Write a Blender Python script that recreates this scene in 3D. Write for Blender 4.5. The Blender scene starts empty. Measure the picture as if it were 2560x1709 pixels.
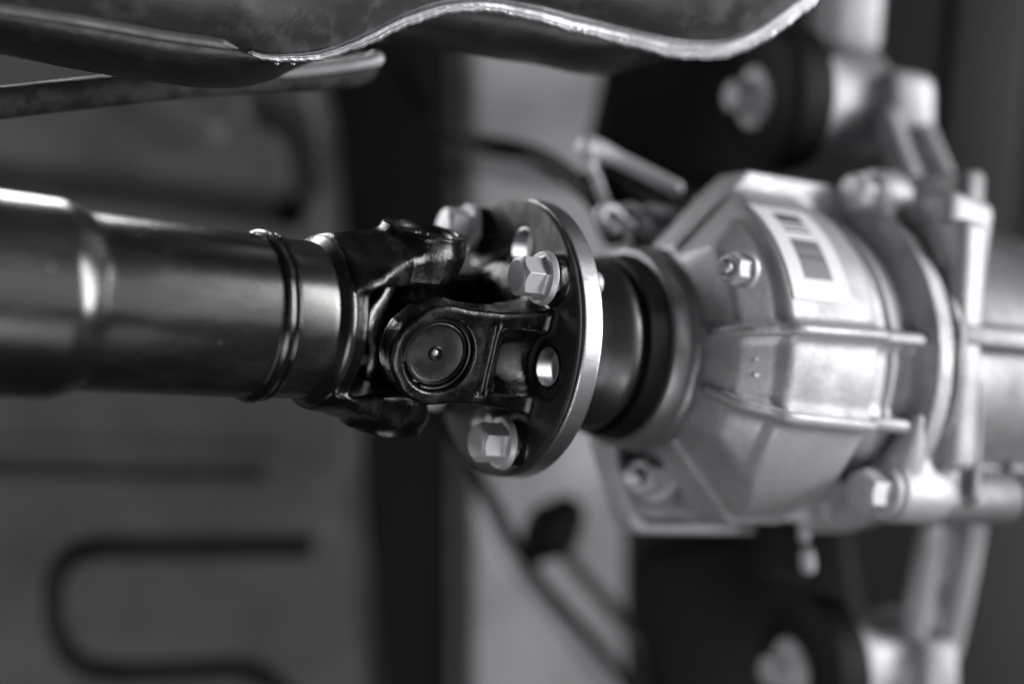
import bpy, bmesh, math, random
import numpy as np
from mathutils import Matrix, Vector

# ------------------------------------------------------------------ frame of the place
# The camera lies under the vehicle looking straight up: +X right, +Y towards the bottom of the picture,
# +Z up into the vehicle.  All lengths below are millimetres, scaled by S.
S = 0.001
sc = bpy.context.scene
FPX, CX, CY = 50/36*2560, 1280.0, 854.5

cam_d = bpy.data.cameras.new('camera'); cam = bpy.data.objects.new('camera', cam_d)
sc.collection.objects.link(cam); sc.camera = cam
cam.rotation_euler = (math.pi, 0, 0)
cam_d.lens = 50; cam_d.sensor_width = 36; cam_d.clip_start = 0.01; cam_d.clip_end = 50
cam_d.dof.use_dof = True; cam_d.dof.focus_distance = 0.508; cam_d.dof.aperture_fstop = 2.0
cam_d.dof.aperture_blades = 0

w = bpy.data.worlds.new('World'); sc.world = w; w.use_nodes = True
w.node_tree.nodes['Background'].inputs[0].default_value = (0.9, 0.92, 1.0, 1)
w.node_tree.nodes['Background'].inputs[1].default_value = 0.010

def area(name, loc, target, sx, sy, power, spread=180, shape='RECTANGLE'):
    l = bpy.data.lights.new(name, 'AREA'); l.shape = shape; l.size = sx; l.size_y = sy
    l.energy = power; l.color = (1, 0.99, 0.975); l.spread = math.radians(spread)
    o = bpy.data.objects.new(name, l); sc.collection.objects.link(o)
    o.location = loc
    o.rotation_euler = (Vector(target)-Vector(loc)).to_track_quat('-Z', 'Y').to_euler()
    return o
area('workshop_lamp', (1.75, -0.38, 0.20), (0.05, 0, 0.54), 1.8, 0.42, 50, 180, 'ELLIPSE')          # bright bay to the right
area('workshop_lamp', (1.30, -0.22, -0.60), (0.0, 0, 0.54), 1.25, 0.7, 3)           # dimmer wide opening beside the camera
area('workshop_lamp', (0.45, 0.95, -0.60), (0, 0.10, 0.70), 0.8, 0.8, 9)          # floor lamp below
area('workshop_lamp', (-1.3, 0.10, 0.05), (0, 0, 0.56), 0.9, 0.9, 6)              # weak lamp from the left
area('workshop_lamp', (-0.30, -0.185, 0.752), (-0.15, -0.03, 0.47), 0.44, 0.04, 0.95, 120) # daylight gap above the silencer

sc.view_settings.view_transform = 'Standard'; sc.view_settings.look = 'None'
sc.view_settings.exposure = 0; sc.view_settings.gamma = 1; sc.view_settings.use_curve_mapping = False
sc.render.engine = 'CYCLES'
sc.cycles.use_denoising = True
sc.cycles.max_bounces = 6

# ------------------------------------------------------------------ maths helpers
def V(*a): return np.array(a, float)
def nrm(v): v = np.asarray(v, float); return v/np.linalg.norm(v)
def P(u, v, z): return V((u-CX)*z/FPX, (v-CY)*z/FPX, z)      # a point seen at (u, v) lying z mm above the camera
D = nrm((.857, .073, .515))                                   # pinion axis, running back along the vehicle
FL = P(1262, 842, 554)                                        # centre of the flange face
J = FL-45*D                                                   # centre of the universal joint
E1 = nrm(V(.515, 0, -.857)-D*np.dot(D, V(.515, 0, -.857))); E2 = np.cross(D, E1)
if E2[1] < 0: E2 = -E2
R18 = math.radians(18)
C1 = math.cos(R18)*E1+math.sin(R18)*E2                        # cross arm of the flange yoke
SH = nrm((.817, .066, .572))                                  # propeller shaft axis
C2 = nrm(np.cross(C1, SH)); C1S = np.cross(SH, C2)            # cross arm of the shaft yoke

def frame(o, x, y):
    x = nrm(x); z = nrm(np.cross(x, y)); y = np.cross(z, x)
    m = Matrix.Identity(4)
    for i in range(3):
        m[i][0], m[i][1], m[i][2], m[i][3] = x[i], y[i], z[i], o[i]*S
    return m
F_SHAFT = frame(J, SH, C1S)
F_PIN = frame(J, D, E1)
F_YOKE = frame(J, D, C1)

# ------------------------------------------------------------------ object helpers
C = sc.collection
def obj(name, me, mat, parent=None, mw=None):
    o = bpy.data.objects.new(name, me); C.objects.link(o)
    if mat is not None and len(me.materials) == 0: me.materials.append(mat)
    if parent is not None: o.parent = parent
    if mw is not None: o.matrix_local = mw
    return o
def tag(o, label, cat, group=None):
    o['label'] = label; o['category'] = cat
    if group: o['group'] = group
    return o
def thing(name, label, cat, mw, group=None):
    o = bpy.data.objects.new(name, None); C.objects.link(o); o.empty_display_size = .01
    o.matrix_local = mw
    return tag(o, label, cat, group)
def dup(root, mw, label):
    r = root.copy(); C.objects.link(r); r.matrix_local = mw; r['label'] = label
    for ch in root.children:
        c = ch.copy(); C.objects.link(c); c.parent = r
        for g in ch.children:
            q = g.copy(); C.objects.link(q); q.parent = c
    return r

def mesh(name, verts, faces, smooth=True, sharp=None):
    me = bpy.data.meshes.new(name)
    verts = np.asarray(verts, np.float32)*S
    if isinstance(faces, np.ndarray):
        k = faces.shape[1]; n = len(faces)
        me.vertices.add(len(verts)); me.vertices.foreach_set('co', verts.ravel())
        me.loops.add(n*k); me.loops.foreach_set('vertex_index', faces.astype(np.int32).ravel())
        me.polygons.add(n); me.polygons.foreach_set('loop_start', np.arange(0, n*k, k, dtype=np.int32))
        me.update(calc_edges=True)
    else:
        me.from_pydata(verts.tolist(), [], faces)
    me.validate()
    me.polygons.foreach_set('use_smooth', [smooth]*len(me.polygons))
    if sharp: me.set_sharp_from_angle(angle=math.radians(sharp))
    me.update()
    return me

def nets(fn, lo, hi, h):
    """mesh of the zero level of an implicit solid (surface nets)"""
    lo = np.asarray(lo, np.float32); hi = np.asarray(hi, np.float32)
    n = (np.ceil((hi-lo)/h)+1).astype(int)
    ax = [lo[i]+h*np.arange(n[i], dtype=np.float32) for i in range(3)]
    X, Y, Z = np.meshgrid(*ax, indexing='ij', sparse=True)
    F = np.ascontiguousarray(np.broadcast_to(fn(X, Y, Z), n)).astype(np.float32)
    I = F < 0
    cnt = np.zeros(n-1, np.int8)
    cs = [(a, b, c) for a in (0, 1) for b in (0, 1) for c in (0, 1)]
    for a, b, c in cs: cnt += I[a:n[0]-1+a, b:n[1]-1+b, c:n[2]-1+c]
    act = np.argwhere((cnt > 0) & (cnt < 8))
    idx = -np.ones(n-1, np.int32); idx[tuple(act.T)] = np.arange(len(act))
    pos = np.zeros((len(act), 3), np.float32); num = np.zeros(len(act), np.float32)
    val = {c: F[act[:, 0]+c[0], act[:, 1]+c[1], act[:, 2]+c[2]] for c in cs}
    for c in cs:
        for k in range(3):
            if c[k]: continue
            e = list(c); e[k] = 1; e = tuple(e)
            f0, f1 = val[c], val[e]; m = (f0 < 0) != (f1 < 0)
            t = np.where(m, f0/np.where(m, f0-f1, 1), 0)
            p = np.tile(np.array(c, np.float32), (len(act), 1)); p[:, k] = t
            pos += p*m[:, None]; num += m
    pos = lo+h*(act+pos/num[:, None])
    faces = []
    for k in range(3):
        a, b = (k+1) % 3, (k+2) % 3
        s0 = [slice(None)]*3; s1 = [slice(None)]*3
        s0[k] = slice(0, -1); s1[k] = slice(1, None)
        ch = I[tuple(s0)] != I[tuple(s1)]
        q = np.argwhere(ch)
        q = q[(q[:, a] > 0) & (q[:, b] > 0) & (q[:, a] < n[a]-1) & (q[:, b] < n[b]-1)]
        def at(da, db):
            r = q.copy(); r[:, a] += da; r[:, b] += db; return idx[tuple(r.T)]
        f = np.stack([at(-1, -1), at(0, -1), at(0, 0), at(-1, 0)], 1)
        ins = I[tuple(q.T)]
        f[~ins] = f[~ins][:, ::-1]
        faces.append(f)
    f = np.concatenate(faces); f = f[(f >= 0).all(1)]
    return pos, f
def solid(name, fn, lo, hi, h):
    v, f = nets(fn, lo, hi, h); return mesh(name, v, f)

mx, mn, sq, ab = np.maximum, np.minimum, np.sqrt, np.abs
def su(a, b, k): hh = np.clip(.5+.5*(b-a)/k, 0, 1); return b+(a-b)*hh-k*hh*(1-hh)
def si(a, b, k): return -su(-a, -b, k)
def sd(a, b, k): return si(a, -b, k)
def box(x, y, z, c, s, r=0):
    dx, dy, dz = ab(x-c[0])-s[0]+r, ab(y-c[1])-s[1]+r, ab(z-c[2])-s[2]+r
    return sq(mx(dx, 0)**2+mx(dy, 0)**2+mx(dz, 0)**2)+mn(mx(dx, mx(dy, dz)), 0)-r
def cyl(p, q, t, t0, t1, R, r=0):                             # axis along t
    a = sq(p*p+q*q)-R+r; b = ab(t-(t0+t1)/2)-(t1-t0)/2+r
    return sq(mx(a, 0)**2+mx(b, 0)**2)+mn(mx(a, b), 0)-r

def lathe(name, prof, seg=128, closed=False, a0=0, a1=2*math.pi, sharp=35):
    n = len(prof); full = abs(a1-a0-2*math.pi) < 1e-6
    m = seg if full else seg+1
    vs = []
    for i in range(m):
        a = a0+(a1-a0)*i/seg
        for x, r in prof: vs.append((x, r*math.cos(a), r*math.sin(a)))
    fs = []
    for i in range(seg):
        i2 = (i+1) % m
        for k in range(n if closed else n-1):
            k2 = (k+1) % n
            fs.append((i*n+k, i*n+k2, i2*n+k2, i2*n+k))
    if closed and not full:
        fs.append(tuple(range(n))); fs.append(tuple((m-1)*n+k for k in reversed(range(n))))
    me = mesh(name, vs, fs, True, sharp)
    bm = bmesh.new(); bm.from_mesh(me); bmesh.ops.recalc_face_normals(bm, faces=bm.faces); bm.to_mesh(me); bm.free()
    return me

def spline(pts, n):
    pts = [np.asarray(p, float) for p in pts]
    if len(pts) == 2: return [pts[0]+(pts[1]-pts[0])*i/n for i in range(n+1)]
    q = [2*pts[0]-pts[1]]+pts+[2*pts[-1]-pts[-2]]
    out = []
    for i in range(1, len(q)-2):
        for k in range(n):
            t = k/n
            out.append(.5*((2*q[i])+(-q[i-1]+q[i+1])*t+(2*q[i-1]-5*q[i]+4*q[i+1]-q[i+2])*t*t+(-q[i-1]+3*q[i]-3*q[i+1]+q[i+2])*t**3))
    out.append(pts[-1]); return out
def tube(name, path, rad, seg=24, cap=True, flat=(1, 1), up=(0, 0, 1), rnd=True):
    path = [np.asarray(p, float) for p in path]; N = len(path)
    rad = rad if hasattr(rad, '__len__') else [rad]*N
    if rnd and cap:                                            # hemispherical ends
        a, b = path[0], path[-1]; ta, tb = nrm(path[0]-path[1]), nrm(path[-1]-path[-2]); ra, rb = rad[0], rad[-1]
        st = [(math.sin(t), math.cos(t)) for t in np.radians((85, 65, 45, 22))]
        path = [a+ta*ra*s for s, c in st]+path+[b+tb*rb*s for s, c in reversed(st)]
        rad = [ra*c for s, c in st]+list(rad)+[rb*c for s, c in reversed(st)]; N = len(path)
    vs, fs = [], []; u = np.asarray(up, float)
    for i in range(N):
        t = nrm(path[min(i+1, N-1)]-path[max(i-1, 0)])
        u = nrm(u-t*np.dot(u, t)); v = np.cross(t, u)
        for k in range(seg):
            a = 2*math.pi*k/seg
            vs.append(path[i]+rad[i]*(flat[0]*math.cos(a)*u+flat[1]*math.sin(a)*v))
    for i in range(N-1):
        for k in range(seg):
            fs.append((i*seg+k, i*seg+(k+1) % seg, (i+1)*seg+(k+1) % seg, (i+1)*seg+k))
    if cap: fs.append(tuple(reversed(range(seg)))); fs.append(tuple((N-1)*seg+k for k in range(seg)))
    return mesh(name, vs, fs, True, 50)
def block(name, c, ax, size, r, seg=3):
    """bevelled block; c centre, ax three axes"""
    bm = bmesh.new(); bmesh.ops.create_cube(bm, size=1)
    for v in bm.verts: v.co = Vector((v.co.x*size[0], v.co.y*size[1], v.co.z*size[2]))
    bmesh.ops.bevel(bm, geom=bm.edges[:], offset=r, segments=seg, profile=.5, affect='EDGES')
    me = bpy.data.meshes.new(name)
    for v in bm.verts:
        p = np.asarray(c)+v.co.x*ax[0]+v.co.y*ax[1]+v.co.z*ax[2]; v.co = Vector(p*S)
    bmesh.ops.recalc_face_normals(bm, faces=bm.faces)
    bm.to_mesh(me); bm.free()
    me.polygons.foreach_set('use_smooth', [True]*len(me.polygons)); me.set_sharp_from_angle(angle=math.radians(50))
    return me

# ------------------------------------------------------------------ materials
def g(v, b=1.06): return (v*.985, v*.99, v*b, 1)
class Mat:
    def __init__(s, name):
        s.m = bpy.data.materials.new(name); s.m.use_nodes = True
        s.t = s.m.node_tree; s.b = s.t.nodes['Principled BSDF']
        s.co = s.t.nodes.new('ShaderNodeTexCoord')
    def n(s, ty, **kw):
        q = s.t.nodes.new(ty)
        for k, v in kw.items():
            if k in q.inputs: q.inputs[k].default_value = v
            else: setattr(q, k, v)
        return q
    def link(s, a, b): s.t.links.new(a, b)
    def noise(s, scale, detail=4, rough=.55, stretch=None):
        q = s.n('ShaderNodeTexNoise', Scale=scale, Detail=detail, Roughness=rough)
        src = s.co.outputs['Object']
        if stretch:
            mp = s.n('ShaderNodeMapping'); mp.inputs['Scale'].default_value = stretch
            s.link(src, mp.inputs['Vector']); src = mp.outputs['Vector']
        s.link(src, q.inputs['Vector']); return q.outputs['Fac']
    def ramp(s, src, p0, v0, p1, v1, col=False):
        q = s.n('ShaderNodeMapRange'); q.inputs[1].default_value = p0; q.inputs[2].default_value = p1
        q.inputs[3].default_value = v0; q.inputs[4].default_value = v1
        s.link(src, q.inputs[0]); return q.outputs[0]
    def mixc(s, fac, a, b):
        q = s.n('ShaderNodeMix', data_type='RGBA'); s.link(fac, q.inputs[0])
        q.inputs[6].default_value = a; q.inputs[7].default_value = b
        s.link(q.outputs[2], s.b.inputs['Base Color']); return q
    def bump(s, src, dist, strength=1, prev=None):
        q = s.n('ShaderNodeBump', Strength=strength, Distance=dist); s.link(src, q.inputs['Height'])
        if prev is not None: s.link(prev, q.inputs['Normal'])
        s.link(q.outputs[0], s.b.inputs['Normal']); return q.outputs[0]
    def set(s, **kw):
        for k, v in kw.items(): s.b.inputs[k.replace('_', ' ')].default_value = v
        return s

def m_shaft():
    s = Mat('black_gloss_tube').set(Roughness=.2, Specular_IOR_Level=1.0, Base_Color=g(.012), Coat_Weight=0.0)
    a = s.noise(45, 6, .65, (.35, 1, 1)); b = s.noise(260, 5, .6)
    f = s.ramp(a, .46, 0, .68, 1); s.mixc(f, g(.007), g(.022))
    r = s.ramp(a, .35, .21, .7, .35); s.link(r, s.b.inputs['Roughness'])
    vo = s.n('ShaderNodeTexVoronoi', Scale=90.0); s.link(s.co.outputs['Object'], vo.inputs['Vector'])
    nb = s.bump(s.ramp(vo.outputs['Distance'], 0, 1, .07, 0), .0004, .6)
    s.bump(b, .00006, .5, nb); return s.m
def m_cast(name, base, rough, d1, d2, worn=.05, sc1=700, p=.62):
    s = Mat(name).set(Roughness=rough, Base_Color=g(base))
    a = s.noise(90, 5, .6); s.mixc(s.ramp(a, p-.06, 0, p+.08, 1), g(base), g(worn))
    s.link(s.ramp(a, .4, rough, .7, rough+.2), s.b.inputs['Roughness'])
    n1 = s.bump(s.noise(sc1, 5, .62), d1, 1); s.bump(s.noise(160, 3), d2, 1, n1); return s.m
def m_metal(name, base, rough, metallic, streak=None, d=.00003, dirt=.5, sc0=60, sc1=1300):
    s = Mat(name).set(Metallic=metallic, Roughness=rough, Base_Color=g(base))
    a = s.noise(sc0, 6, .65, streak); f = s.ramp(a, .38, 0, .66, 1)
    s.mixc(f, g(base), g(base*dirt)); s.link(s.ramp(a, .35, rough-.06, .7, rough+.12), s.b.inputs['Roughness'])
    s.bump(s.noise(sc1, 4), d, .8); return s.m
def m_plain(name, base, rough, d=.0001, sc1=300, var=.75):
    s = Mat(name).set(Roughness=rough, Base_Color=g(base))
    a = s.noise(18, 5, .6); s.mixc(s.ramp(a, .35, 0, .68, 1), g(base), g(base*var))
    s.bump(s.noise(sc1, 4), d, .6); return s.m
M_SHAFT = m_shaft()
M_BEAD = m_cast('glossy_black_weld_paint', .006, .12, .00005, .0001, .01, 400); M_BEAD.node_tree.nodes['Principled BSDF'].inputs['Specular IOR Level'].default_value = 1.0
M_CAST = m_cast('black_painted_forging', .004, .15, .0002, .0003, .02, 520)
M_FLANGE = m_cast('black_painted_flange', .022, .45, .00005, .00005, .04)
M_FLANGE.node_tree.nodes['Principled BSDF'].inputs['Specular IOR Level'].default_value = .22
M_CAP = m_cast('black_bearing_steel', .005, .3, .00008, .00003, .012, 900)
M_STEEL = m_metal('machined_steel', .50, .4, 1.0, (.6, 1.6, 1.6), .00004, .32, 55)
M_BORE = m_metal('bright_bore_steel', .42, .34, 1.0, (4, 1, 1), .00001, .7, 120)
M_ZINC = m_metal('dull_zinc', .50, .48, .45, None, .00003, .8, 140)
M_ALU = m_metal('cast_aluminium', .44, .54, .45, None, .0003, .72, 45, 420)
M_ALUB = m_metal('bright_cast_aluminium', .44, .54, .45, None, .0003, .78, 40, 420)
M_DARKST = m_metal('dark_oiled_steel', .09, .38, .8, None, .00003, .6, 60)
M_RUBBER = m_plain('black_rubber', .006, .6)
M_BLACK = m_plain('black_chassis_paint', .005, .65)
for q in (M_RUBBER, M_BLACK): q.node_tree.nodes['Principled BSDF'].inputs['Specular IOR Level'].default_value = .18
M_FLOOR = m_plain('grey_underbody_paint', .105, .5, .0002, 260, .6)
M_PANEL = m_plain('light_grey_underbody_paint', .58, .5, .0002, 260, .65)
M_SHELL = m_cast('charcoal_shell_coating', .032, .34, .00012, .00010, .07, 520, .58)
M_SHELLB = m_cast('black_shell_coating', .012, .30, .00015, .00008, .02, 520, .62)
M_SEAM = m_metal('bare_seam_metal', .78, .3, .85, (1, 3, 3), .00004, .5, 60)
M_HANG = m_cast('mottled_grey_rod_coating', .02, .6, .0004, .0003, .06, 500, .5)
M_PAPER = m_plain('white_sticker_paper', .72, .5, .00002, 300, .95)
M_INK = m_plain('grey_sticker_print', .20, .5, .00001, 300, .8)
M_INKD = m_plain('dark_sticker_print', .10, .5, .00001, 300, .8)
M_HOSE = m_metal('pale_hose_elbow', .6, .4, .3, None, .00003, .85, 60)

# ------------------------------------------------------------------ setting: the vehicle's underbody far behind
def relief(name, u0, u1, v0, v1, zf, step, mat, label=None, edge=None):
    us = np.arange(u0, u1+step, step); vs = np.arange(v0, v1+step, step)
    U, W = np.meshgrid(us, vs, indexing='ij')
    if edge: U = u0+(U-u0)*(edge(W)-u0)/(us[-1]-u0)                       # the panel ends along a curved edge
    Zb = zf(U, W)
    z0 = np.median(Zb)
    p = np.stack([(U-CX)*z0/FPX, (W-CY)*z0/FPX, Zb], -1).reshape(-1, 3)
    n, m = U.shape; i = np.arange(n*m).reshape(n, m)
    f = np.stack([i[:-1, :-1], i[:-1, 1:], i[1:, 1:], i[1:, :-1]], -1).reshape(-1, 4)
    o = obj(name, mesh(name, p, f), mat); o['kind'] = 'structure'
    if label: o['label'] = label
    return o
def seg2(U, W, pts):
    dd = np.full(U.shape, 1e9)
    for (a, b), (c, e) in zip(pts[:-1], pts[1:]):
        L2 = (c-a)**2+(e-b)**2; t = np.clip(((U-a)*(c-a)+(W-b)*(e-b))/L2, 0, 1)
        dd = mn(dd, np.hypot(U-a-t*(c-a), W-b-t*(e-b)))
    return dd
def groove(U, W, pts, wd, depth):
    t = np.clip(1.5-seg2(U, W, pts)/wd, 0, 1); return depth*t*t*(3-2*t)
def panel_edge(W): return np.interp(W, [200, 300, 650, 950, 1300, 1750], [800, 830, 850, 890, 900, 945])
def zleft(U, W):
    z = np.full(U.shape, 810.0)
    z = z+groove(U, W, [(755, 1362), (235, 1366), (170, 1385), (135, 1430), (128, 1480), (132, 1560), (160, 1630), (215, 1672), (300, 1682), (600, 1668), (680, 1700), (740, 1780)], 22, 27)
    z = z+groove(U, W, [(-1000, 330), (-300, 425), (0, 440), (350, 475), (720, 522)], 30, 24)
    z = z+groove(U, W, [(720, 522), (760, 450), (750, 380), (730, 310), (650, 270)], 34, 18)
    z = z+groove(U, W, [(-1000, 1130), (-300, 1150), (0, 1160), (350, 1172), (640, 1175)], 18, 10)
    z = z-groove(U, W, [(-1000, 1095), (-300, 1115), (0, 1122), (700, 1140), (780, 1200), (800, 1300)], 28, 3)
    z = z-groove(U, W, [(330, 200), (455, 290), (520, 330)], 30, 8)
    z = z+30*np.clip((U-panel_edge(W)+50)/50, 0, 1)**2
    return z
relief('floor_panel', -900, 940, -260, 2100, zleft, 7, M_FLOOR, 'grey floor panel with pressed beads behind the shaft', panel_edge)
def zright(U, W):
    z = np.full(U.shape, 850.0)
    z = z+groove(U, W, [(1120, 395), (1300, 435), (1420, 455)], 14, 18)
    z = z+groove(U, W, [(1180, 1180), (1300, 1420), (1420, 1560), (1560, 1760)], 22, 10)
    z = z+50*np.clip((1185-U)/40, 0, 1)
    return z
relief('floor_panel', 1120, 1560, 100, 2100, zright, 7, M_PANEL, 'light grey rear floor panel beside the dark gap')
o = obj('floor_panel', block('roof', P(1500, 850, 1010), (V(1, 0, 0), V(0, 1, 0), V(0, 0, 1)), (1400, 900, 4), 1), M_BLACK)
o['kind'] = 'structure'; o['label'] = 'black underbody skin above everything'

o = tag(obj('dark_gap_slab', block('dark_gap_slab', P(925, 850, 960), (V(1, 0, 0), V(0, 1, 0), V(0, 0, 1)), (135, 760, 40), 12), M_BLACK),
        'black slab added for the shaded gap running down the picture behind the joint', 'beam')  # black slab whose colour stands in for shade in the gap between panels

# ------------------------------------------------------------------ propeller shaft
ps = thing('propeller_shaft', 'glossy black propeller shaft tube entering from the left with welded fork', 'drive shaft', F_SHAFT)
prof = [(-330, 32.2), (-133, 32.2)]+[(-132+10*t, 32.2-3.1*t**1.5) for t in np.linspace(0, 1, 24)]+[(-121.8, 29.06), (-119, 29), (-62, 28.8), (-56, 28.7)]
obj('tube', lathe('tube', prof, 160, sharp=18), M_SHAFT, ps)
def bead(name, x, r, h, wdt, n=160, amp=.15, seed=1):
    rr = random.Random(seed); ph = [rr.random()*6.28 for _ in range(4)]
    vs, fs = [], []; m = 10
    for i in range(n):
        a = 2*math.pi*i/n; da = amp*(math.sin(7*a+ph[0])+.6*math.sin(17*a+ph[1])+.5*math.sin(41*a+ph[2]))
        for k in range(m+1):
            t = math.pi*k/m
            x_ = x+.5*da-math.cos(t)*wdt/2; q = r+(h+da*.4)*math.sin(t)
            vs.append((x_, q*math.cos(a), q*math.sin(a)))
    for i in range(n):
        for k in range(m):
            j = (i+1) % n; fs.append((i*(m+1)+k, i*(m+1)+k+1, j*(m+1)+k+1, j*(m+1)+k))
    return mesh(name, vs, fs)
obj('weld_bead', bead('weld_bead', -59.8, 28.4, 2.1, 5.4, amp=.08), M_BEAD, ps)
obj('weld_bead', bead('weld_bead', -56.4, 28.3, 1.6, 2.8, amp=.06, seed=5), M_BEAD, ps)
obj('collar', lathe('collar', [(-57, 28.6), (-54, 28.4), (-43, 28.2), (-41, 28.0), (-40, 28.6), (-38.6, 30.2), (-37.4, 30.8), (-36, 30.8), (-35, 30.2), (-33, 29.4)], 128), M_SHAFT, ps)

def f_shaft_yoke(x, y, z):
    az = ab(z)
    f = cyl(y, z, x, -37, -30, 30.3, 2)
    hw = np.interp(x, [-36, -26, -12, 0], [28.5, 25.5, 18.5, 16.2]).astype(np.float32)
    rxy = sq(x*x+y*y)
    pr = su(mx(ab(y)-hw, mx(x, -36-x)), rxy-17, 3)
    inner = 20.0+mx(x-5, 0)*.95
    outer = np.interp(x, [-36, -24, -8, 4, 18], [31.5, 34.8, 38, 38.6, 36.5]).astype(np.float32)
    arm = si(pr, si(inner-az, az-outer+mx(ab(y)-3, 0)*.4, 3), 3.0)
    arm = si(arm, sq(y*y+z*z)-40.5+mx(-x-6, 0)*.28, 2)
    f = su(f, arm, 6)
    f = su(f, mx(rxy-15.6, mx(26-az, az-38.4)), 3.5)                        # boss round the bore
    f = sd(f, mx(rxy-12.9, 20-az), .7)
    return f
fy = obj('fork', solid('fork', f_shaft_yoke, (-40, -34, -43), (20, 34, 43), .5), M_CAST, ps)

# ------------------------------------------------------------------ universal joint cross with its bearing caps
uj = thing('universal_joint', 'black universal joint cross held between the two forks', 'universal joint', F_YOKE)
Y2 = F_YOKE.to_3x3().inverted()@Vector(C2)                      # second arm in the joint's own frame
y2 = np.array(Y2)
def f_cross(x, y, z):
    d2 = sq(mx(x*x+y*y+z*z-(x*y2[0]+y*y2[1]+z*y2[2])**2, 0)); t2 = x*y2[0]+y*y2[1]+z*y2[2]
    a = mx(sq(x*x+z*z)-9, ab(y)-26); b = mx(d2-9, ab(t2)-26)
    return su(su(a, b, 4), sq(x*x+y*y+z*z)-13, 4)
obj('cross', solid('cross', f_cross, (-30, -30, -32), (30, 30, 32), .8), M_CAST, uj)
cap_prof = [(20, 0.01), (20, 12), (31.6, 12), (32.2, 11.7), (32.5, 11.1), (32.2, 10.8), (31.6, 10.5), (31.3, 9.6), (31.2, 6), (31.3, 2.9), (31.7, 2.6), (31.9, 2.3), (31.6, 2.0), (30.6, 1.7), (30.4, .01)]
capm = lathe('bearing_cap', cap_prof, 96)
nipm = lathe('grease_dimple', [(30.3, 0.01), (30.3, 1.3), (30.9, 1.2), (31.3, .8), (31.45, .01)], 24)
snapm = lathe('snap_ring', [(31.7, 12.2), (31.7, 13.4), (33.0, 13.2), (33.2, 12.8), (33.0, 12.3)], 90, True, math.radians(-105), math.radians(195))
def rot_to(vec, ref):
    vec = nrm(vec); ref = ref-vec*np.dot(ref, vec); ref = nrm(ref); zz = np.cross(vec, ref)
    m = Matrix.Identity(4)
    for i in range(3): m[i][0], m[i][1], m[i][2] = vec[i], ref[i], zz[i]
    return m
for vec, sh in ((V(0, 1, 0), -1.3), (V(0, -1, 0), -1.3), (y2, 4.9), (-y2, 4.9)):
    mw = rot_to(vec, V(1, 0, 0)); mw.translation = Vector(nrm(vec)*sh*S)
    c = obj('bearing_cap', capm, M_CAP, uj, mw)
    obj('grease_dimple', nipm, M_ZINC, c); obj('snap_ring', snapm, M_CAP, c)

# ------------------------------------------------------------------ flange yoke, bolted to the companion flange
BOLT_A = [-46, 49, 134, 227]; BOLT_R = [44, 44, 44, 47]                                   # bolt angles from the near ear
fl = thing('flange_yoke', 'black forged flange yoke with near ear and open holes facing the camera', 'flange', F_YOKE)
def f_flange_yoke(x, y, z):
    ay = ab(y)
    rho = sq(y*y+z*z)
    f = cyl(y, z, x, 43.4, 45.4, 54, .8)
    f = su(f, cyl(y, z, x, 40, 46, 30, 2), 4)
    hw = 17.8+np.clip((x-22)/24, 0, 1)*3
    pr = su(mx(ab(z)-hw, mx(-x, x-46)), mx(sq(x*x+z*z)-18.6, mx(-x*.707-z*.707, -x*.80+z*.60)-18.0), 2)
    inner = 21.0-np.clip((x-18)/24, 0, 1)*6
    outer = 33.6+0*x
    ear = si(pr, mx(inner-ay, ay-outer), 2.2)
    # face behind the cap boss sinks, leaving a cross rib and two edge ribs
    ear = sd(ear, box(x, ay, z, (33, 36, 0), (10.5, 4.6, 12.2), 3), 1.5)
    ear = sd(ear, box(x, ay, z, (19.6, 36, 0), (1.6, 3.6, 13.5), 1), 1.5)
    f = su(f, ear, 4.5)
    f = sd(f, mx(sq((ay-36.2)**2+z*z)-11.5, mx(26-x, x-44.2)), 2)              # clearance in front of the open hole
    for a, r in zip(BOLT_A, BOLT_R):
        a = math.radians(a); f = su(f, cyl(y-r*math.cos(a), z-r*math.sin(a), x, 37.4, 46, 9.3, 1.0), 2.2)
    f = sd(f, mx(sq(x*x+z*z)-13.6, 18-ay), .8)
    for k in range(4):
        a = math.pi/2*k; r = 36.2
        f = sd(f, mx(sq((y-r*math.cos(a))**2+(z-r*math.sin(a))**2)-7.5, 30-x), .3)
    f = mx(f, x-45.4)
    return f
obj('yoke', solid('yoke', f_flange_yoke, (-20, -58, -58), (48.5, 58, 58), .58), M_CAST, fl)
ym = bpy.data.meshes['yoke']; ym.materials.append(M_FLANGE)
cen = np.zeros(len(ym.polygons)*3, np.float32); ym.polygons.foreach_get('center', cen)
ym.materials.append(m_metal('grey_pocket_patch', .06, .5, .5, None, .0001, .6, 200))
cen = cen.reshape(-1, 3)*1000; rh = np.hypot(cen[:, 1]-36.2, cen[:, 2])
spot = (np.abs(rh-11.5) < .6) & (cen[:, 1] < 31) & (((cen[:, 0]-33)/6)**2+((cen[:, 2]-2)/7)**2 < 1)      # oval patch on the pocket wall takes the grey metal
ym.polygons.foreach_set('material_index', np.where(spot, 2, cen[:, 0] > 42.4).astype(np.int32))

cf = thing('companion_flange', 'bright machined companion flange rim behind the black flange', 'flange', F_YOKE)
def f_comp(x, y, z):
    rho = sq(y*y+z*z)
    f = sd(cyl(y, z, x, 45.6, 54.2, 54.3, .9), mx(rho-48.8, 49.6-x), .4)
    for k in range(4):
        a = math.pi/2*k; r = 36.2
        f = mx(f, 7.45-sq((y-r*math.cos(a))**2+(z-r*math.sin(a))**2))
    return f
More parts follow.
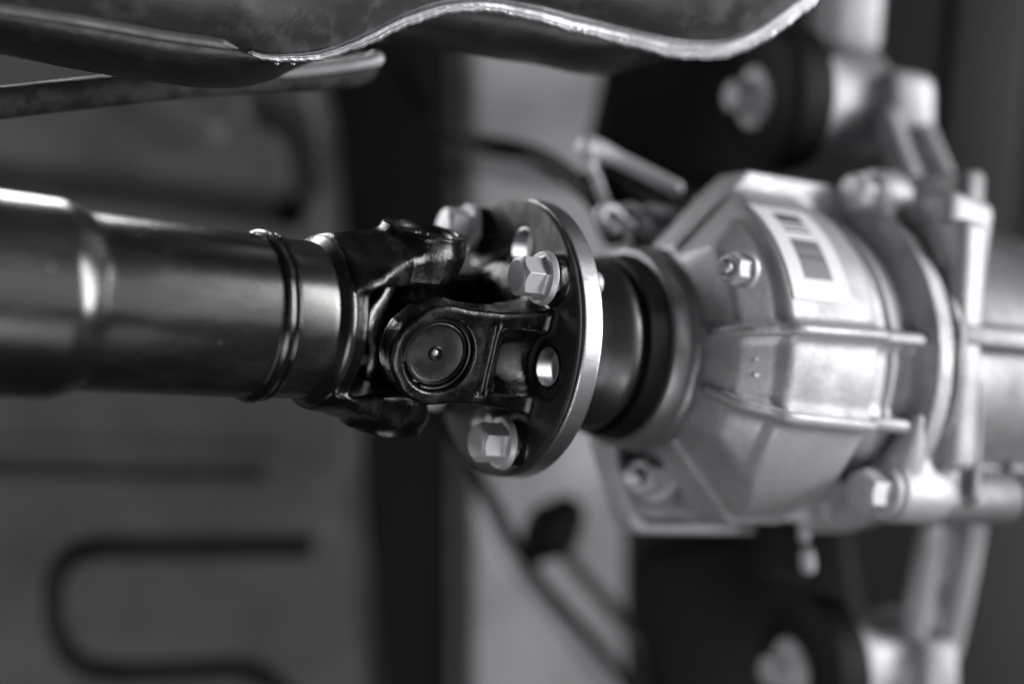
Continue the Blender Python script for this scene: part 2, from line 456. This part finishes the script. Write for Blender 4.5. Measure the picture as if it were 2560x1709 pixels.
# ring built by turning, with liners in the open holes
obj('rim', solid('rim', f_comp, (44.6, -56, -56), (55.4, 56, 56), .5), M_STEEL, cf)
obj('hub', lathe('hub', [(49.4, 26), (60, 26.5), (70, 28), (76, 31), (81, 34), (84, 35), (85.5, 34.6), (86, 33), (108, 30.5)], 96), M_DARKST, cf)
for k in range(4):
    a = math.pi/2*k; mw = Matrix.Translation(Vector((0, 36.2*math.cos(a)*S, 36.2*math.sin(a)*S)))
    obj('bore_liner', lathe('bore_liner', [(43.7, 7.48), (43.6, 7.1), (49.7, 7.1), (49.8, 7.4)], 48), M_BORE, cf, mw)

# ------------------------------------------------------------------ flange bolts
def f_bolt(x, y, z):                                            # seat at x = 0, head towards -x
    rho = sq(y*y+z*z)
    wz = mx(rho-(10.9+np.clip(x, -3, 0)*.35), mx(-2.6-x-np.clip((rho-8)*-.25, 0, 1)*0, x))
    hexd = mx(mx(ab(y), ab(y)*.5+ab(z)*.8660254), -1)-7.1
    hx = mx(hexd, mx(-13.2-x, x)); hx = si(hx, rho-6.1-(x+13.2)*1.2, .25)
    f = su(si(wz, rho-10.9, .5), hx, 1.6)
    return sd(f, mx(rho-5.3, x+12.7), .4) if False else f
headm = solid('head', f_bolt, (-14.2, -12, -12), (1, 12, 12), .22)
shankm = lathe('shank', [(0, 4.9), (13.5, 4.9), (13.6, 7.4), (19, 7.4), (20, 6.6), (20.1, 4.9), (24, 4.9), (25, 4.2), (25.2, .01)], 32)
blabels = ['dull silver flange bolt at upper right of the black flange, sharpest of the four',
           'dull silver flange bolt at the lowest edge of the black flange',
           'dull silver flange bolt mostly hidden behind the near ear',
           'blurred silver flange bolt behind the top fork ear']
b0 = None
for i, a in enumerate(BOLT_A):
    a = math.radians(a); p = J+37.3*D+BOLT_R[i]*math.cos(a)*C1+BOLT_R[i]*math.sin(a)*nrm(np.cross(D, C1))
    rl = math.radians((24, 8, 40, 0)[i]); mw = frame(p, D, math.cos(rl)*E1+math.sin(rl)*E2)@Matrix.Scale(.94, 4)
    if b0 is None:
        b0 = thing('flange_bolt', blabels[0], 'bolt', mw, 'bolts round the flange')
        obj('head', headm, M_ZINC, b0); obj('shank', shankm, M_ZINC, b0)
    else: dup(b0, mw, blabels[i])

# ------------------------------------------------------------------ differential
df = thing('differential', 'cast aluminium differential housing blurred on the right with white sticker', 'differential', F_PIN)
PX = [100, 108, 111.5, 113, 114.5, 124.5, 126.5, 129, 131, 174, 176, 178, 187, 188, 190, 192, 193, 201, 203, 204, 214]
PR = [40.0, 42.0, 52.0, 56.5, 58.5, 64.5, 65.2, 68.5, 70, 70, 68.5, 63.5, 63, 65, 65, 63, 62.5, 63, 71, 75, 75]
def f_diff(x, a, b):
    rho = sq(a*a+b*b)
    f = (rho-np.interp(x, PX, PR).astype(np.float32))*.75
    f = mx(f, mx(109-x, x-213))
    bb = ab(b+4)
    f = si(f, (bb-37.5-(x-114))*.72, 2)
    f = si(f, (14-a-.9*(x-114))*.74, 3)
    # edge ridge along the widest line of the casting
    o = mx((bb-39.5-(x-114)*1.0)*.7, bb-72.5)
    wing = mx(mx(o, ab(a-9)-9), mx(112-x, x-214)); wing = mx(wing, 26-bb)
    rim = mx(wing-0, -(o+4.5)); rim = mx(rim, ab(a-12)-12)
    f = su(f, wing, 5); f = su(f, rim, 2)
    f = su(f, cyl(a-27, b+74, x, 210, 224, 11.5, 2), 4)
    f = su(f, cyl(a-56, b-52, x, 196, 224, 13, 2), 6)
    for p0, p1 in ((-7, -8.5), (19, 21.5)):
        ph = np.radians(p0+(p1-p0)*(x-110)/92); c, s_ = np.cos(ph), np.sin(ph)
        f = su(f, mx(mx(ab(-a*s_+b*c)-1.8, rho-np.interp(x, PX, PR).astype(np.float32)-1.4), mx(110-x, x-202)), 5)
    return f
obj('front_case', solid('front_case', f_diff, (98, -80, -88), (224, 82, 84), 1.15), M_ALU, df)
obj('pinion_seal', lathe('pinion_seal', [(100, 30.5), (94, 31), (89, 33), (88.4, 35), (89, 36.6), (97, 38), (98.5, 38)], 128), M_RUBBER, df)
obj('seal_ring', lathe('seal_ring', [(99, 35), (97.6, 36.5), (97.2, 38.5), (97.8, 40), (99.2, 40.8), (104, 41.2), (105, 40.6), (106, 40.6), (107, 41.6), (110, 42.3), (113, 42.3)], 128), m_metal('grey_seal_ring_metal', .28, .4, .6, None, .0001, .7, 60), df)
# ribs cast on the barrel
def rib(phi0, phi1, h):
    pts = []
    for x in np.linspace(110, 202, 40):
        r = max(float(np.interp(x, PX, PR)), 66 if x > 128 else 0)+h*min(1, (x-108)/8, (204-x)/6)*.55
        ph = math.radians(phi0+(phi1-phi0)*(x-110)/92); pts.append(V(x, r*math.cos(ph), r*math.sin(ph)))
    return tube('rib', pts, 2.6, 12, True, (1.2, .95), (0, 1, 0))
obj('rib', rib(-7, -8.5, 6), M_ALUB, df); obj('rib', rib(19, 21.5, 6), M_ALUB, df)
for ang in (62, -63):
    pass
# sticker on the barrel
def patch(name, r, x0, x1, a0, a1, mat, parent):
    return obj(name, lathe(name, [(x0, r-.4), (x0, r), (x1, r), (x1, r-.4)], 24, True, math.radians(a0), math.radians(a1)), mat, parent)
st = patch('sticker', 70.55, 132, 162, -58, -17.5, M_PAPER, df); st['label'] = 'white sticker with grey print'
patch('printed_block', 70.75, 140.5, 154, -53.5, -49, M_INKD, st)
patch('printed_block', 70.75, 140, 154.5, -40.5, -25, M_INK, st)
for a in (-47, -44.5, -38, -33): patch('printed_bar', 70.85, 140.5, 154, a-.45, a+.45, M_INKD, st)
# embossed cast marks
obj('cast_mark', tube('cast_mark', [V(120.5+2.5*math.cos(t), 61.2, 6+3.2*math.sin(t)) for t in np.linspace(-2, 2, 12)], .8, 8), M_ALU, df)

# rear case
def f_rear(x, a, b):
    rho = sq(a*a+b*b)
    f = mx((rho-np.interp(x, [213, 215, 220, 223, 285, 300, 360], [74, 75, 75, 64, 66, 70, 64]).astype(np.float32))*.8, mx(214.4-x, x-350))
    f = su(f, box(x, a, b, (262, 66, -14), (46, 8, 4.5), 2), 3)
    f = su(f, box(x, a, b, (224, 50, 22), (10, 15, 27), 4), 3)
    f = su(f, box(x, a, b, (236, 54, 30), (3, 16, 25), 2.5), 3)
    f = su(f, box(x, a, b, (250, 20, -70), (8, 30, 20), 6), 5)
    f = su(f, cyl(a-54, b-54, x, 215, 320, 11.5, 1.5), 4)
    f = sd(f, cyl(a-54, b-54, x, 272, 276, 16, .5), 1)
    return f
obj('rear_case', solid('rear_case', f_rear, (211, -86, -88), (352, 86, 88), 1.5), m_metal('shaded_cast_aluminium', .24, .5, .5, None, .0003, .6, 40, 420), df)  # shade of the rear case put into a darker copy of the aluminium
AX = (V(1, 0, 0), V(0, 1, 0), V(0, 0, 1))
obj('mounting_flange', block('mounting_flange', (225, 60, -10), AX, (16, 26, 104), 5), M_ALUB, df)
obj('bracket_plate', block('bracket_plate', (231, 52, -54), (nrm((1, 0, .12)), V(0, 1, 0), nrm((-.12, 0, 1))), (30, 24, 40), 6), M_ALUB, df)
obj('web', tube('web', [V(204, 55, 46), V(203, 60, 38), V(202, 65, 28), V(201, 68, 22)], [11, 8.5, 5, 2.5], 16), M_ALU, df)
# lower foot in front
def f_foot(x, a, b):
    x = x+9; b = b+2
    o = si(mx((b-46-(x-118)*2.3)*.4, mx(116-x, 36-b)), b-80, 6)
    p = mx(o, ab(a+24)-4); rim = mx(mx(o, -(o+5)), ab(a+22)-7)
    return mx(su(p, rim, 2), x-205)
obj('foot', solid('foot', f_foot, (100, -40, 30), (200, -6, 86), 1.1), M_ALU, df)

# bolts on the differential
def small_bolt(name, label, x, a, b, sc_, kind, roll=0):
    p = J+x*D+a*E1+b*E2; mw = frame(p, D, math.cos(roll)*E1+math.sin(roll)*E2)@Matrix.Scale(sc_, 4)
    t = thing(name, label, kind, mw, 'fasteners on the differential')
    obj('head', headm, M_ALU if kind == 'bolt' else M_ZINC, t); return t
small_bolt('housing_bolt', 'blurred hex bolt at the top edge of the aluminium differential', 210, 27, -74, 1.05, 'bolt', .3)
small_bolt('housing_bolt', 'blurred hex bolt in round boss low on the aluminium differential', 196, 56, 52, 1.1, 'bolt', .1)
def nut(label, x, a, b, s_):
    p = J+x*D+a*E1+b*E2; mw = frame(p, nrm(D-.25*E1), E1)@Matrix.Scale(s_, 4)
    t = thing('housing_nut', label, 'nut', mw, 'fasteners on the differential')
    obj('hexagon', headm, M_ZINC, t)
    obj('stud', lathe('stud', [(-13, 4), (-17, 4), (-18, 3.2), (-18.1, .01)], 24), M_STEEL, t)
nut('shiny nut with stud above the ribs on the differential front face', 119, 52, -31, .75)
nut('shiny nut with stud in the lower front foot of the differential', 130, -9, 53, 1.0)

# drain stub under the case
dp = thing('drain_stub', 'small grey stub with bright pin hanging below the differential', 'plug', Matrix.Identity(4))
obj('body', block('body', P(1950, 1370, 640), (V(1, .03, 0), V(0, 1, 0), V(0, 0, 1)), (20, 30, 20), 3), M_BLACK, dp)
obj('pin', tube('pin', spline([P(2005, 1290, 630), P(2010, 1345, 630)], 4), 2.6, 16), M_ALU, dp)
obj('tip', tube('tip', spline([P(2016, 1385, 628), P(2020, 1415, 628)], 4), 3.6, 16), M_ALUB, dp)

# ------------------------------------------------------------------ support arms and bushes
def bushing(label, c, ax, R, zl):
    t = thing('mount_bushing', label, 'bushing', frame(c, ax, V(0, 1, 0)), 'rubber bushes of the differential mount')
    obj('rubber_disc', lathe('rubber_disc', [(-16, 9), (-17, 14), (-15, R-4), (-12, R-.5), (-8, R), (4, R), (6, R-3), (8, R-10), (8, 8)], 96), M_RUBBER, t)
    obj('washer', lathe('washer', [(-16.5, 15), (-19, 15), (-20, 14.2), (-20.2, 5)], 64), M_ZINC, t)
    b = obj('bolt_head', headm, M_ZINC, t, Matrix.Translation(Vector((-19.5*S, 0, 0)))@Matrix.Scale(.95, 4))
    obj('sleeve', lathe('sleeve', [(6, R-6), (12, R-10), (20, R-13), (32, R-12), (44, R-9), (46, R-16), (46, 2)], 96), M_ALUB, t)
    return t
bushing('black rubber bush with silver bolt under the tank at upper right', P(1968, 250, 690), nrm((.93, .0, .36)), 35, 690)
bushing('black rubber bush with silver bolt at the bottom edge', P(2055, 1665, 690), nrm((.93, .0, .36)), 35, 690)

up = thing('mount_bracket', 'bright aluminium bracket arm rising from the differential to the upper bush', 'bracket', Matrix.Identity(4))
obj('knuckle', block('knuckle', P(2245, 265, 690), (nrm((1, .12, .25)), V(0, 1, 0), V(-.25, 0, 1)), (27, 30, 30), 7), M_ALUB, up)
obj('rail', tube('rail', spline([P(2215, 290, 680), P(2240, 370, 665), P(2275, 460, 650)], 8), 6.6, 16), M_ALUB, up)
obj('rail', tube('rail', spline([P(2285, 290, 690), P(2320, 370, 675), P(2360, 460, 655)], 8), 6.6, 16), M_ALUB, up)
obj('web', block('web', P(2285, 380, 682), (nrm((.3, 1, 0)), nrm((1, -.3, 0)), V(0, 0, 1)), (40, 14, 5), 1.5), M_ALU, up)
obj('post', block('post', P(2115, 20, 735), (nrm((1, .08, .2)), nrm((-.08, 1, 0)), V(-.2, 0, 1)), (32, 54, 30), 8), M_ALUB, up)
obj('link', tube('link', spline([P(2350, 470, 650), P(2400, 560, 650)], 4), 7, 16), M_ALUB, up)
lo = thing('mount_bracket', 'bright aluminium forked bracket arm below the differential, down to the lower bush', 'bracket', Matrix.Identity(4))
obj('rail', tube('rail', spline([P(2325, 1320, 655), P(2305, 1450, 670), P(2280, 1600, 690)], 8), 6.2, 16), M_ALUB, lo)
obj('rail', tube('rail', spline([P(2440, 1265, 660), P(2410, 1430, 675), P(2370, 1620, 695)], 8), 6.5, 16), M_ALUB, lo)
obj('web', block('web', P(2355, 1450, 690), (nrm((-.15, 1, 0)), nrm((1, .15, 0)), V(0, 0, 1)), (56, 14, 5), 1.5), M_ALU, lo)
obj('knuckle', block('knuckle', P(2315, 1665, 690), (nrm((1, .05, .25)), V(0, 1, 0), V(-.25, 0, 1)), (21, 30, 30), 6), M_ALUB, lo)

# ------------------------------------------------------------------ dark shapes round the differential
def slab(name, label, cat, u, v, z, w_, h_, d_, mat, rz=0, r=4):
    c, s_ = math.cos(rz), math.sin(rz)
    return tag(obj(name, block(name, P(u, v, z), (V(c, s_, 0), V(-s_, c, 0), V(0, 0, 1)), (w_, h_, d_), r), mat), label, cat)
slab('subframe_beam', 'black subframe beam behind the upper rubber bush', 'beam', 1765, 260, 770, 116, 92, 40, M_BLACK, .22, 10)
slab('subframe_beam', 'black subframe beam behind the lower rubber bush', 'beam', 1880, 1590, 780, 122, 120, 40, M_BLACK, -.16, 10)
slab('side_plate', 'dark grey vertical plate at the lower right edge', 'plate', 2500, 1560, 780, 60, 120, 20, m_plain('dark_grey_plate_paint', .016, .8))
slab('side_plate', 'dark grey curved plate at the upper right edge', 'plate', 2440, 300, 790, 44, 150, 20, m_plain('charcoal_plate_paint', .012, .8), .1)
tag(obj('drain_plug', tube('drain_plug', spline([P(1335, 1375, 795), P(1410, 1290, 785)], 6), [9, 12, 14, 15, 16, 15, 12], 32), M_RUBBER), 'round black rubber plug below the flange', 'plug')
tag(obj('brake_line', tube('brake_line', spline([P(1390, 1300, 790), P(1420, 1390, 800), P(1520, 1510, 805), P(1680, 1700, 770), P(1760, 1800, 770)], 8), 4.5, 12), M_FLOOR), 'grey brake line running diagonally from the rubber plug', 'pipe')
tag(obj('brake_line', tube('brake_line', spline([P(1100, 1020, 850), P(1190, 1180, 770), P(1340, 1440, 765), P(1500, 1620, 760), P(1620, 1780, 765)], 8), 3.2, 12), M_BLACK), 'thick black line crossing the light grey panel diagonally', 'pipe')

# breather hose and its clips
hz = thing('breather_hose', 'pale bent breather hose between the flange and the upper bush', 'hose', Matrix.Identity(4))
obj('elbow', tube('elbow', spline([P(1690, 470, 620), P(1640, 445, 622), P(1560, 405, 625), P(1490, 375, 625), P(1468, 385, 625), P(1482, 430, 625)], 8), [3.4]*18+[3.6, 3.8, 4.0, 4.3, 4.6, 5.0, 5.2]+[5.4, 5.8, 6.2, 6.4, 6.4, 6, 5.4, 4.8, 4.2, 3.8, 3.4, 3, 2.8, 2.6, 2.5, 2.5], 16), M_HOSE, hz)
obj('link', tube('link', spline([P(1485, 430, 625), P(1500, 470, 625), P(1512, 505, 625)], 6), 2.4, 12), M_ALU, hz)
wc = thing('hose_clip', 'curled silver wire clip above the pinion seal', 'clip', Matrix.Identity(4))
obj('coil', tube('coil', spline([P(1535, 575, 605), P(1508, 555, 605), P(1502, 530, 605), P(1530, 522, 608), P(1552, 545, 610), P(1575, 565, 610)], 8), 2.6, 12), M_HOSE, wc)
obj('coil', tube('coil', spline([P(1545, 528, 612), P(1575, 518, 612), P(1600, 535, 612), P(1590, 560, 612)], 8), 2.2, 12), M_ALU, wc)
obj('prong', tube('prong', spline([P(1625, 528, 612), P(1690, 540, 614)], 6), 3.6, 12), M_ALU, wc)
obj('prong', tube('prong', spline([P(1605, 560, 612), P(1630, 578, 612), P(1690, 582, 614)], 6), 3.4, 12), M_ALU, wc)
tag(obj('cable', tube('cable', spline([P(1010, 180, 900), P(1060, 270, 800), P(1180, 350, 710), P(1330, 385, 690), P(1420, 440, 660), P(1490, 500, 640), P(1530, 590, 640)], 8), 5, 12), M_RUBBER), 'black cable sagging across the pale panel above the flange', 'cable')
tag(obj('cable', tube('cable', spline([P(1470, 440, 632), P(1540, 455, 632), P(1600, 500, 632), P(1700, 510, 640)], 8), 3, 12), M_RUBBER), 'thin black cable beside the silver wire clip', 'cable')
tag(obj('connector_housing', block('connector_housing', P(1580, 480, 640), (nrm((1, .5, 0)), nrm((-.5, 1, 0)), V(0, 0, 1)), (36, 24, 16), 3), M_RUBBER), 'black plastic connector behind the wire clip', 'connector')

# ------------------------------------------------------------------ silencer shell along the top
SE = [(-200, -15), (0, 22), (200, 52), (400, 88), (590, 120), (640, 138), (720, 146), (800, 138), (880, 113), (950, 80), (1020, 46), (1100, 20), (1180, 10), (1300, 24), (1450, 60), (1600, 97), (1700, 117), (1790, 118), (1880, 90), (1950, 42), (2020, -10), (2120, -90)]
LE = [(-200, 100), (0, 137), (200, 176), (400, 208), (520, 221), (600, 219), (680, 200), (740, 172), (790, 152), (850, 132), (950, 106), (1000, 110), (1100, 124), (1250, 150), (1350, 164), (1450, 186), (1520, 190), (1600, 168), (1700, 142), (1800, 134), (1880, 104), (1950, 55), (2020, 0), (2120, -80)]
def curve(tab):
    xs = np.array([a for a, b in tab], float); ys = np.array([b for a, b in tab], float)
    m = np.gradient(ys, xs)
    def f(u):
        i = int(np.clip(np.searchsorted(xs, u)-1, 0, len(xs)-2)); h = xs[i+1]-xs[i]; t = (u-xs[i])/h
        return (2*t**3-3*t*t+1)*ys[i]+(t**3-2*t*t+t)*h*m[i]+(-2*t**3+3*t*t)*ys[i+1]+(t**3-t*t)*h*m[i+1]
    return f
seam, lowe = curve(SE), curve(LE)
def zseam(u): return 508+(u-750)*.05
us = np.arange(-200, 2121, 8)
def loft(name, fn, mat, parent):
    vs, n = [], None
    for u in us:
        r = fn(u); n = len(r); vs += r
    fs = np.array([(i*n+k, i*n+k+1, (i+1)*n+k+1, (i+1)*n+k) for i in range(len(us)-1) for k in range(n-1)])
    return obj(name, mesh(name, vs, fs), mat, parent)
tk = thing('silencer', 'dark pressed silencer shell with bright welded seam across the top', 'silencer', Matrix.Identity(4))
def near_shell(u):
    z = zseam(u); y = P(u, seam(u), z)[1]; x = P(u, 0, z)[0]; y0 = P(u, 40, z)[1]
    out = []
    for t in np.linspace(0, 1, 26):
        h = 90*t**1.3
        yy = y+.5-h; zz = z+1-16*(1-math.exp(-h/9.0))-.22*h
        out.append(V(x, yy, zz))
    return out
def far_shell(u):
    z = zseam(u); x = P(u, 0, z)[0]; y = P(u, seam(u), z)[1]; zl = z+26; yl = P(u, lowe(u), zl)[1]; xl = P(u, 0, zl)[0]
    out = []
    for t in np.linspace(0, math.pi*.5, 14):
        out.append(V(x+(xl-x)*(1-math.cos(t)), y-.5+(yl-y+.5)*math.sin(t), z+2.5+(zl-z-2.5)*(1-math.cos(t))))
    for t in np.linspace(.2, 1, 10): out.append(V(xl, yl-60*t*t, zl+18*t))
    return out
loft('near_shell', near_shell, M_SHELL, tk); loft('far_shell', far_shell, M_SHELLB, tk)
rr = random.Random(4)
def ribbon(name, u0, u1, half, ridges, mat, jit, zoff=0):
    vs = []; uu = np.arange(u0, u1+.1, 4); n = 15
    ph = [rr.random()*6 for _ in range(6)]
    for q, u in enumerate(uu):
        z = zseam(u)-1.5+zoff; s = (seam(u+4)-seam(u-4))/8; nl = nrm((-s, 1, 0))
        wob = jit*(math.sin(u*.05+ph[0])+.7*math.sin(u*.13+ph[1])+.6*math.sin(u*.31+ph[2]))
        e = min(1, (u-u0)/10+.05, (u1-u)/40+.05)
        for k in range(n):
            t = -1+2*k/(n-1)
            prof = (1-t*t)**.5*2.0+ridges*.5*math.cos(t*7.5+.4*math.sin(u*.02+ph[3]))
            c = P(u, seam(u), z)
            vs.append(c+nl*(t*half(u)+wob*(.4+.6*(t > .3)))*e-V(0, 0, 1)*(prof*e))
    fs = np.array([(i*n+k, i*n+k+1, (i+1)*n+k+1, (i+1)*n+k) for i in range(len(uu)-1) for k in range(n-1)])
    return obj(name, mesh(name, vs, fs), mat, tk)
ribbon('folded_seam', -200, 598, lambda u: 2.1, .15, m_metal('grey_folded_seam_metal', .16, .42, .5, None, .0001, .7, 80), .05)
ribbon('welded_seam', 618, 2060, lambda u: .9+2.1*min(1, max(0, (u-620)/400))+1.6*min(1, max(0, (u-1250)/450)), .45, M_SEAM, .2)
for u in (1268, 1440, 1455, 1545, 1560, 1420, 690, 730):
    c = P(u, seam(u)+14, zseam(u)-2)
    obj('weld_spatter', tube('weld_spatter', [c, c+V(.6, .2, 0)], 1.0 if u > 800 else .45, 10), M_SEAM, tk)

hr = thing('hanger_rod', 'mottled grey hanger rod with rounded tip and added pale highlight passing behind the silencer', 'rod', Matrix.Identity(4))
obj('bar', tube('bar', spline([P(-150, 275, 520), P(200, 235, 535), P(500, 205, 550), P(780, 190, 560), P(870, 180, 562), P(910, 168, 562)], 8), 6.0, 24), M_HANG, hr)
obj('tip', tube('tip', spline([P(690, 182, 553), P(820, 168, 553), P(900, 157, 553), P(941, 147, 554)], 5), [2.6]*12+[2.7, 2.9, 3.1, 3.2], 16), M_HOSE, hr)  # pale tube along the bar's top side, its highlight and glint built as a part
